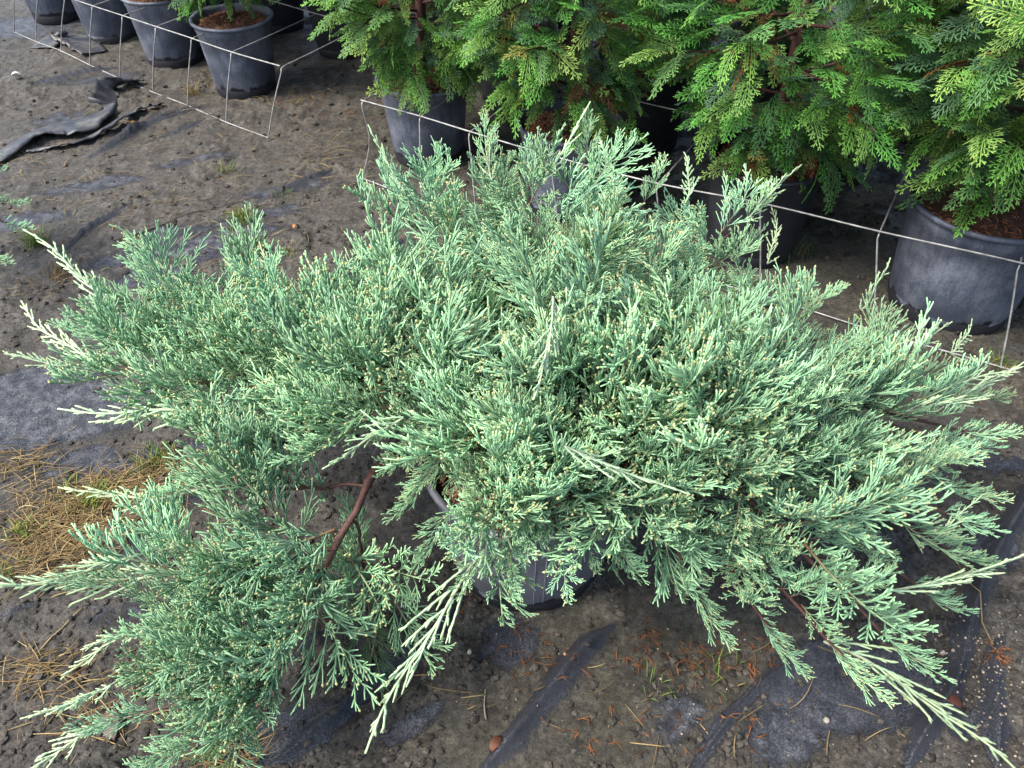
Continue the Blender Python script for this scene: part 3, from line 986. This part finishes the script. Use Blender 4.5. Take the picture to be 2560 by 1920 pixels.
def upper_crown(seed, z0, z1, rad, n, name='crown'):
    """joined foliage sprays of one crown"""
    g = np.random.RandomState(seed)
    b = MB()
    src = []
    for me in FAN[:5]:
        co = np.empty(len(me.vertices) * 3, np.float32)
        me.vertices.foreach_get('co', co)
        cc = np.empty(len(me.vertices) * 4, np.float32)
        me.color_attributes['col'].data.foreach_get('color', cc)
        ff = np.empty(len(me.polygons) * 3, np.int32)
        me.loops.foreach_get('vertex_index', ff)
        src.append((co.reshape(-1, 3), cc.reshape(-1, 4)[:, :3], ff.reshape(-1, 3)))
    for k in range(n):
        h = g.rand()
        a = g.rand() * 2 * math.pi
        rr = rad(h) * g.uniform(.5, .95)
        p = np.array((rr * math.cos(a), rr * math.sin(a), z0 + (z1 - z0) * h))
        d = unit((math.cos(a), math.sin(a), g.uniform(-.5, .8)))
        x = unit(np.cross(d, unit((g.normal(0, .5), g.normal(0, .5), 1))))
        z = np.cross(x, d)
        s = g.uniform(.7, 1.0)
        co, cc, ff = src[g.randint(len(src))]
        b.add(p + (co[:, :1] * x + co[:, 1:2] * d + co[:, 2:] * z) * s, ff, cc * g.uniform(.8, 1.15))
    return b.mesh(name, M_THU)
UP = upper_crown(1, .98, 1.65, lambda h: .42 * (1 - .6 * h) + .05, 120)
FULL = upper_crown(2, .44, 1.05, lambda h: .10 + .31 * min(1, h * 2.0), 340)

def thuja(p, label, seed, rz, rad=.40, top=1.10, nb=26, ns=11, group=None, lo=.40, brown=.06, toward=-math.pi / 2, scale=1.0):
    g = np.random.RandomState(seed)
    t = thing('thuja_tree', (p[0], p[1], .30), label, 'conifer', group)
    b = MB()
    b.tube([(0, 0, -.03), (.01, 0, .4), (0, .01, .9), (0, 0, 1.3)], [.02, .018, .013, .006], 8, (1, 1, 1), (1, 1, 1))
    b.build('trunk', M_BARK, t)
    for k in range(nb):
        f = (k + .5) / nb
        z = lo + (top - lo) * f - .30
        a = toward + g.normal(0, 1.0) if g.rand() < .82 else g.rand() * 6.283
        prof = min(1, .42 + 1.5 * f)
        Rr = rad * prof * g.uniform(.8, 1.08)
        o_ = np.array((math.cos(a), math.sin(a), 0))
        z0 = max(.06, z - .05)
        rise = g.uniform(-.05, .14) if f > .25 else g.uniform(-.10, .03)
        P = bez([(0, 0, z0), o_ * Rr * .5 + np.array((0, 0, z0 + .05)), o_ * Rr * .92 + np.array((0, 0, max(.09, z + rise)))], 10)
        b = MB()
        b.tube(P, np.linspace(.006, .002, 10), 5, (1, 1, 1), (1, 1, 1))
        br = b.build('branch', M_BARK, t)
        for j in range(ns):
            u = .35 + .65 * (j + .5 * g.rand()) / ns
            i = min(int(u * 9), 8)
            d = unit(P[i + 1] - P[i])
            X = np.cross(d, (0, 0, 1)) * (1 if j % 2 else -1)
            yaw = R(g.uniform(15, 75)) * (1.05 - .6 * u)
            dr = R(g.uniform(-42, 28))
            dh = unit(d * math.cos(yaw) + X * math.sin(yaw))
            dd = unit(dh * math.cos(dr) + np.array((0, 0, 1)) * math.sin(dr))
            q = P[i]
            pool = FAN
            if u < .6 and g.rand() < brown * 4: pool = FANB
            elif g.rand() < brown: pool = FANB if g.rand() < .5 else FANY
            m = link('foliage_spray', pool[g.randint(len(pool))], br)
            upv = unit(o_ * g.uniform(.1, .9) + np.array((g.normal(0, .35), g.normal(0, .35), 1)))
            frame(m, q, dd, upv, g.normal(0, .45), scale * g.uniform(.75, 1.2))
    c = link('inner_crown', FULL, t)
    c.location = (0, 0, -.30)
    c.rotation_euler = (0, 0, rz * 2.3)
    c.scale = (rad / .46, rad / .46, 1)
    c = link('crown', UP, t)
    c.location = (0, 0, -.30)
    c.rotation_euler = (0, 0, rz)
    return t

cam_dir = lambda p: math.atan2(-p[1], -p[0])
GT = 'thujas in the front row of pots'
for key, sd_, rad, lo, br, lab, ns in [
    ('A', 1, .34, .50, .05, 'thuja in the farthest pot of the upright wire rack', 6),
    ('B', 2, .34, .48, .05, 'thuja in the pot beside the lifted cloth tent', 7),
    ('C', 3, .32, .44, .08, 'low skirted thuja over the pot next to the rack end', 8),
    ('D', 4, .30, .44, .06, 'thuja above the open mulch pot at the upright rack corner', 9),
    ('E', 5, .46, .40, .05, 'dense green thuja over the scuffed dusty pot', 11),
    ('F', 6, .45, .42, .11, 'thuja with bare brown inner twigs above the juniper tops', 11),
    ('G', 7, .52, .40, .05, 'thuja with rust brown dead sprigs over the shaded pot', 11),
    ('H', 8, .52, .58, .03, 'bright full green thuja over the wide mulch filled pot', 11),
    ('I', 9, .44, .44, .03, 'bright green thuja next to the one in the wide mulch pot', 9),
]:
    p = POTS[key]
    thuja(p, lab, sd_, sd_ * 1.1, rad, lo=lo, brown=br, ns=ns, nb=27, group=GT, toward=cam_dir(p), scale=.84)
for k, p in enumerate(BACKROW + [q + BACK * .6 + ROW * .3 for q in BACKROW[1:]]):
    t = thing('thuja_tree', (p[0], p[1], .30), 'shaded thuja in the rows behind the front thujas', 'conifer', 'thujas in the rows behind the front one')
    b = MB()
    b.tube([(0, 0, -.03), (.01, 0, .4), (0, .01, .9)], [.02, .016, .01], 8, (1, 1, 1), (1, 1, 1))
    b.build('trunk', M_BARK, t)
    c = link('crown', FULL, t)
    c.location = (0, 0, -.30)
    c.rotation_euler = (0, 0, k * 1.7)
    c = link('upper_crown', UP, t)
    c.location = (0, 0, -.30)
    c.rotation_euler = (0, 0, k * 2.9)

# ---------------------------------------------------------------- small things on the ground
def on(px, py, h=0.0):
    p = un(px, py)
    return np.array((p[0], p[1], gz(p[0], p[1]) + h))

# torn cloth flap left of the rack
def flap(label, pts, n=60):
    """crumpled upright edge of cloth along pts (px, py, height, lean)"""
    g = np.random.RandomState(len(pts))
    base = bez([on(x, y) for x, y, h, l in pts], n)
    hh = np.interp(np.linspace(0, 1, n), np.linspace(0, 1, len(pts)), [p[2] for p in pts])
    ll = np.interp(np.linspace(0, 1, n), np.linspace(0, 1, len(pts)), [p[3] for p in pts])
    rows = 11
    V = []
    for i in range(n):
        d = unit(base[min(i + 1, n - 1)] - base[max(i - 1, 0)])
        nx = unit(np.cross((0, 0, 1), d))
        if nx[1] > 0: nx = -nx                     # towards the open mud
        for k in range(rows):
            u = k / (rows - 1)
            cr = .02 * (vn(i * .05, u * .3, .16, 3) - .5) + .010 * (vn(i * .05, u * .3, .06, 5) - .5)
            lip = hh[i] * (u ** 1.6) if u < .8 else hh[i] * (.7 - (u - .8) * 1.2)
            V.append(base[i] + nx * ll[i] * (min(u, .85) - .3) + np.array((0, 0, .006 + lip + cr * u)))
    V = np.array(V)
    F = []
    for i in range(n - 1):
        for k in range(rows - 1):
            a = i * rows + k
            F += [(a, a + 1, a + rows + 1), (a, a + rows + 1, a + rows)]
    b = MB()
    b.add(V, F, (1, 1, 1))
    o = b.build('cloth_flap', M_CLOTH)
    sm = o.modifiers.new('thick', 'SOLIDIFY')
    sm.thickness = .0015
    tag(o, label, 'cloth')
flap('torn black weed cloth edge lifted and crumpled beside the upright rack', [(-30, 362, .02, .10), (60, 310, .05, .12), (120, 285, .04, .22), (180, 270, .05, .26), (230, 245, .08, .12), (250, 205, .09, .10), (300, 180, .02, .08)])
flap('narrow lifted cloth edge lying below the torn crumpled one', [(60, 330, .015, .04), (180, 310, .03, .06), (290, 262, .03, .06), (350, 230, .02, .04)])
flap('cloth peaked like a small tent beside a far pot', [(85, 110, .02, .15), (130, 85, .08, .2), (175, 92, .05, .22), (215, 120, .02, .15)])

g = np.random.RandomState(42)
def scatter(n, regions=None, lim=3.6):
    out = []
    while len(out) < n:
        px, py = g.uniform(-80, 2290), 1700 * g.rand() ** .8
        p = un(px, max(py, -40))
        out.append((px, py, p[0], p[1]))
    a = np.array(out)
    z, fab, mo, du = ground(a[:, 2], a[:, 3])
    return a, z, fab

# crumbs of mud
ICO = None
def lump(b, p, r, c, sq=.7):
    a = g.rand() * 6
    V = []
    for z_, q in ((-.6, .75), (.35, .85)):
        for k in range(5):
            an = a + k * 1.2566 + (z_ > 0) * .6
            rr = r * q * g.uniform(.45, 1.35)
            V.append((p[0] + rr * math.cos(an), p[1] + rr * math.sin(an), p[2] + r * sq * z_))
    V.append((p[0], p[1], p[2] + r * sq * g.uniform(.7, 1)))
    F = []
    for k in range(5):
        q = (k + 1) % 5
        F += [(k, q, 5 + k), (q, 5 + q, 5 + k), (5 + k, 5 + q, 10)]
    b.add(V, F, c)
a, z, fab = scatter(16000)
b = MB()
cl = fbm(a[:, 2], a[:, 3], .22, 3, 11)
for (px, py, x, y), zz, f, c in zip(a, z, fab, cl):
    if f > .55 and g.rand() < .85: continue
    if c < .42 and g.rand() < .7: continue
    r = .002 + .008 * g.rand() ** 3 * (1 + .2 * y)
    lump(b, (x, y, zz + r * .25), r, np.array((.05, .043, .034)) * g.uniform(.3, 1.4), .5)
tag(b.build('mud_crumbs', M_VC, smooth=False), 'grey brown mud crumbs strewn over the ground', 'soil', kind='stuff')
# pale grit
a, z, fab = scatter(2600)
b = MB()
for (px, py, x, y), zz, f in zip(a, z, fab):
    near = np.exp(-((px - 2120) / 140) ** 2 - ((py - 1480) / 160) ** 2) + .6 * np.exp(-((px - 120) / 120) ** 2 - ((py - 960) / 90) ** 2) + .18 + .25 * (py > 1350) * (px > 600)
    if g.rand() > near: continue
    r = .0010 + .0024 * g.rand() ** 3
    lump(b, (x, y, zz + r * .3), r, np.array((.27, .225, .16)) * g.uniform(.5, 1.2))
for _ in range(260):
    px, py = g.normal(2120, 60), g.normal(1480, 110)
    p = on(px, py)
    r = .0014 + .003 * g.rand() ** 2.5
    lump(b, p + np.array((0, 0, r * .3)), r, np.array((.27, .225, .16)) * g.uniform(.5, 1.2))
tag(b.build('pale_grit', M_VC), 'pale sandy grit sprinkled on mud and cloth', 'grit', kind='stuff')

# single stones
for px, py, r, c, lab in [(1016, 1424, .007, (.32, .29, .23), 'small pale stone beside the long cloth fold'), (1220, 1425, .006, (.26, .17, .10), 'small orange stone on mossy mud between two folds'),
                          (2010, 1432, .007, (.27, .2, .14), 'tan pebble close to the thick dark cloth fold'), (1983, 1424, .008, (.3, .23, .15), 'larger tan pebble on bare dark cloth'),
                          (2035, 1413, .008, (.27, .23, .21), 'greyish pink pebble on bare dark cloth'), (1785, 1555, .007, (.24, .215, .18), 'whitish stone on mud in front of the bare cloth'), (555, 1525, .008, (.45, .2, .12), 'reddish pebble next to the low juniper branch')]:
    b = MB()
    p = on(px, py)
    lump(b, p + np.array((0, 0, r * .4)), r, np.array(c), .8)
    tag(b.build('pebble', M_VC), lab, 'stone')

def strand(b, p, d, l, r, c0, c1, curl, flat=.5, lift=.0):
    P = []
    d = unit(d)
    sv = unit(np.cross(d, (0, 0, 1)))
    for q in np.linspace(0, 1, 6):
        x = p + d * l * q + sv * curl * l * q * q
        P.append(x + np.array((0, 0, .003 + lift * l * math.sin(3.0 * q))))
    b.tube(P, np.array((.7, 1, 1, .9, .7, .3)) * r, 3, c0, c1, flat)

# orange fallen juniper needles
b = MB()
spots = [(1400, 1390, 90, 30), (1480, 1450, 60, 22), (1130, 1390, 60, 14), (1560, 1440, 70, 20), (1640, 1400, 70, 20), (1280, 1580, 70, 10), (1620, 1580, 80, 12), (1200, 1430, 150, 25), (700, 1380, 100, 8), (2150, 1430, 30, 20), (1400, 1600, 250, 22), (1000, 1330, 40, 10), (660, 215, 80, 60), (760, 250, 40, 25), (2090, 870, 60, 10), (900, 480, 60, 8)]
for cx, cy, s_, n in spots:
    for _ in range(n):
        p = on(g.normal(cx, s_ * .5), g.normal(cy, s_ * .35))
        a_ = g.rand() * 6.28
        c = np.array((.21, .085, .028)) * g.uniform(.4, 1.3)
        l = g.uniform(.012, .035)
        strand(b, p, (math.cos(a_), math.sin(a_), 0), l, .0009, c, c * 1.1, g.normal(0, .3), .8, g.uniform(0, .1))
        for _k in range(g.randint(0, 4)):
            a2 = a_ + g.normal(0, .6)
            strand(b, p + np.array((math.cos(a_), math.sin(a_), 0)) * l * g.rand() * .6, (math.cos(a2), math.sin(a2), 0), l * .5, .0008, c, c, g.normal(0, .3), .8, .05)
tag(b.build('fallen_needles', M_DRY), 'orange brown fallen conifer needles scattered on the mud', 'needles', kind='stuff')

# matted dry grass at the left
b = MB()
for cx, cy, sx, sy, n, lz in [(180, 1120, 130, 60, 260, .05), (110, 1200, 110, 60, 160, .05), (290, 1060, 130, 40, 180, .05), (400, 1010, 70, 30, 60, .06), (60, 1010, 80, 40, 40, .05), (90, 1450, 90, 50, 45, .03), (330, 1450, 60, 40, 30, .03), (200, 1560, 120, 60, 30, .03), (490, 1640, 60, 40, 40, .03),
                              (500, 560, 140, 60, 26, .04), (300, 440, 200, 80, 30, .04), (650, 640, 80, 60, 12, .04), (640, 220, 100, 30, 50, .08), (480, 180, 60, 30, 40, .1), (100, 620, 80, 40, 20, .05), (300, 250, 150, 60, 30, .05), (60, 370, 60, 40, 16, .04), (350, 420, 450, 260, 120, .03), (560, 330, 250, 120, 60, .03), (1400, 1550, 700, 120, 16, .01), (720, 330, 90, 70, 40, .05)]:
    for _ in range(int(n * (2.4 if cy > 900 else 1.4))):
        p = on(g.normal(cx, sx * .55), g.normal(cy, sy * .55))
        a_ = g.normal(.35, .8) + (math.pi if g.rand() < .5 else 0)
        k = g.rand()
        c = np.array((.38, .30, .13)) * (1 - k) + np.array((.20, .12, .045)) * k
        c = c * g.uniform(.45, 1.15)
        strand(b, p, (math.cos(a_), math.sin(a_), g.uniform(0, .12)), g.uniform(.02, .09), g.uniform(.0007, .0018), c, c * 1.15, g.normal(0, .22), .35, abs(g.normal(0, lz * 1.6)))
tag(b.build('dry_grass', M_DRY), 'matted straw coloured dry grass lying over mud and cloth', 'dry grass', kind='stuff')

# loose bare stalks and twigs
for px, py, a_, l, c, lab in [(865, 1480, 1.1, .16, (.3, .24, .16), 'thin pale dead stalk on mud under the hanging juniper shoot'), (330, 490, .1, .0, None, None), (250, 530, .62, .55, (.06, .05, .035), 'long dark twig lying diagonally across the mud'),
                              (1050, 1560, 1.6, .06, (.25, .2, .14), 'short dry stalk between two cloth folds'), (2140, 1400, 1.45, .3, (.16, .12, .07), 'long brown stalk lying along the thick cloth fold'), (795, 1510, 1.5, .18, (.28, .22, .14), 'straight dry stalk lying next to the small reddish pebble'),
                              (90, 1420, 1.2, .12, (.33, .24, .12), 'upright straw stalk on the mud by the leader shoots')]:
    if c is None: continue
    b = MB()
    p = on(px, py)
    d = np.array((math.cos(a_), math.sin(a_), 0))
    P = []
    for q in np.linspace(0, 1, 7):
        x = p + d * l * q + np.array((-d[1], d[0], 0)) * .05 * l * math.sin(3 * q)
        x[2] = gz(x[0], x[1]) + .004
        P.append(x)
    b.tube(P, np.linspace(.0022, .001, 7), 5, np.array(c), np.array(c) * 1.1)
    tag(b.build('dead_stalk', M_DRY), lab, 'stalk')

# dead leaves
for px, py, s_, c, lab in [(1072, 1618, .026, (.09, .033, .018), 'rust red dead leaf resting on a cloth fold'), (2040, 1535, .03, (.09, .033, .018), 'curled rust leaf between two thick cloth folds'), (245, 1570, .05, (.13, .085, .075), 'dull brown leaf flat on mud among straw'), (290, 275, .025, (.6, .28, .06), 'orange leaf on mud near the torn cloth'),
                           (640, 498, .02, (.36, .12, .05), 'small reddish sprig leaf on mud'), (40, 172, .03, (.75, .72, .72), 'small white scrap on mud at the plot edge'), (800, 555, .03, (.4, .14, .05), 'rusty leaf on mud behind the left juniper shoots')]:
    b = MB()
    p = on(px, py, .006)
    a_ = g.rand() * 3
    V, F = [], []
    for i in range(7):
        u = i / 6
        w = math.sin(u * math.pi) ** .8 * .36
        for k in (-1, 0, 1):
            x_, y_ = (u - .5) * s_ * 1.6, k * w * s_
            V.append(p + np.array((x_ * math.cos(a_) - y_ * math.sin(a_), x_ * math.sin(a_) + y_ * math.cos(a_), abs(k) * w * s_ * .5 + .006 * math.sin(u * 4))))
    for i in range(6):
        for k in range(2):
            q = i * 3 + k
            F += [(q, q + 1, q + 4), (q, q + 4, q + 3)]
    b.add(V, F, np.array(c))
    o = b.build('dead_leaf', M_DRY)
    m = o.modifiers.new('thick', 'SOLIDIFY')
    m.thickness = .0006
    tag(o, lab, 'leaf')

# green tufts of grass and weeds
def tuft(px, py, n, l, c, label, spread=.02, kind='grass_tuft'):
    n, l = int(n * 1.5), l * 1.2
    p = on(px, py)
    t = thing(kind, tuple(p), label, 'weed')
    b = MB()
    for _ in range(n):
        a_ = g.rand() * 6.28
        q = np.array((g.normal(0, spread), g.normal(0, spread), -.002))
        d = unit((math.cos(a_) * g.uniform(.2, 1), math.sin(a_) * g.uniform(.2, 1), 1))
        ll = l * g.uniform(.5, 1.2)
        P = [q, q + d * ll * .5, q + d * ll * .85 + np.array((d[0], d[1], 0)) * ll * .25]
        cc = np.array(c) * g.uniform(.6, 1.3) if g.rand() > .25 else np.array((.30, .20, .06)) * g.uniform(.6, 1.2)
        b.tube(P, [.0012, .0014, .0005], 3, cc * .8, cc * 1.1, .4)
    tag(b.build('blades', M_DRY, t), kind='stuff')
GR = (.13, .22, .035)
for px, py, n, l, lab in [(525, 480, 70, .05, 'yellow green grass tuft on open mud by the rack end'), (560, 545, 40, .045, 'small grass tuft below the larger one on open mud'), (505, 520, 25, .035, 'sparse grass sprout beside the yellow green tufts'), (535, 625, 50, .045, 'grass tuft next to a reddish sprig'),
                          (600, 680, 70, .055, 'grass tuft tucked behind the left juniper branches'), (85, 530, 90, .06, 'dense green weed tuft beside the small juniper sprig'), (610, 430, 20, .03, 'tiny green sprout on mud near a cloth fold'), (630, 555, 20, .03, 'short green sprout just behind a pale juniper shoot'), (490, 375, 26, .03, 'thin green sprout close to the rack end post'),
                          (350, 985, 90, .03, 'low green weed mat on the dry grass'), (200, 1090, 70, .035, 'green moss and seedling patch inside the straw'), (320, 1010, 60, .03, 'leafy green weed at the upper edge of the straw'), (60, 1150, 50, .035, 'green blades in the middle of the matted straw'), (140, 1060, 26, .03, 'little green seedling among the dry grass'), (130, 600, 30, .04, 'brown green tuft beyond the left juniper tips'), (1420, 1500, 8, .03, 'few green blades beside fallen orange needles'), (1545, 1440, 12, .04, 'upright green blades under the drooping juniper'),
                          (2150, 790, 50, .03, 'low grass at the foot of the end rack post'), (1720, 560, 14, .09, 'thin tall grass blades in shade behind juniper tips'), (1000, 1180, 14, .03, 'tiny weed at the foot of the juniper pot'), (500, 190, 60, .07, 'brownish grass clump between far pots'), (420, 205, 40, .05, 'withered grass at the foot of the rack'), (30, 1240, 30, .03, 'small seedling in the straw by the branch tips')]:
    tuft(px, py, n, l, GR if 'brown' not in lab and 'wither' not in lab else (.22, .15, .05), lab)
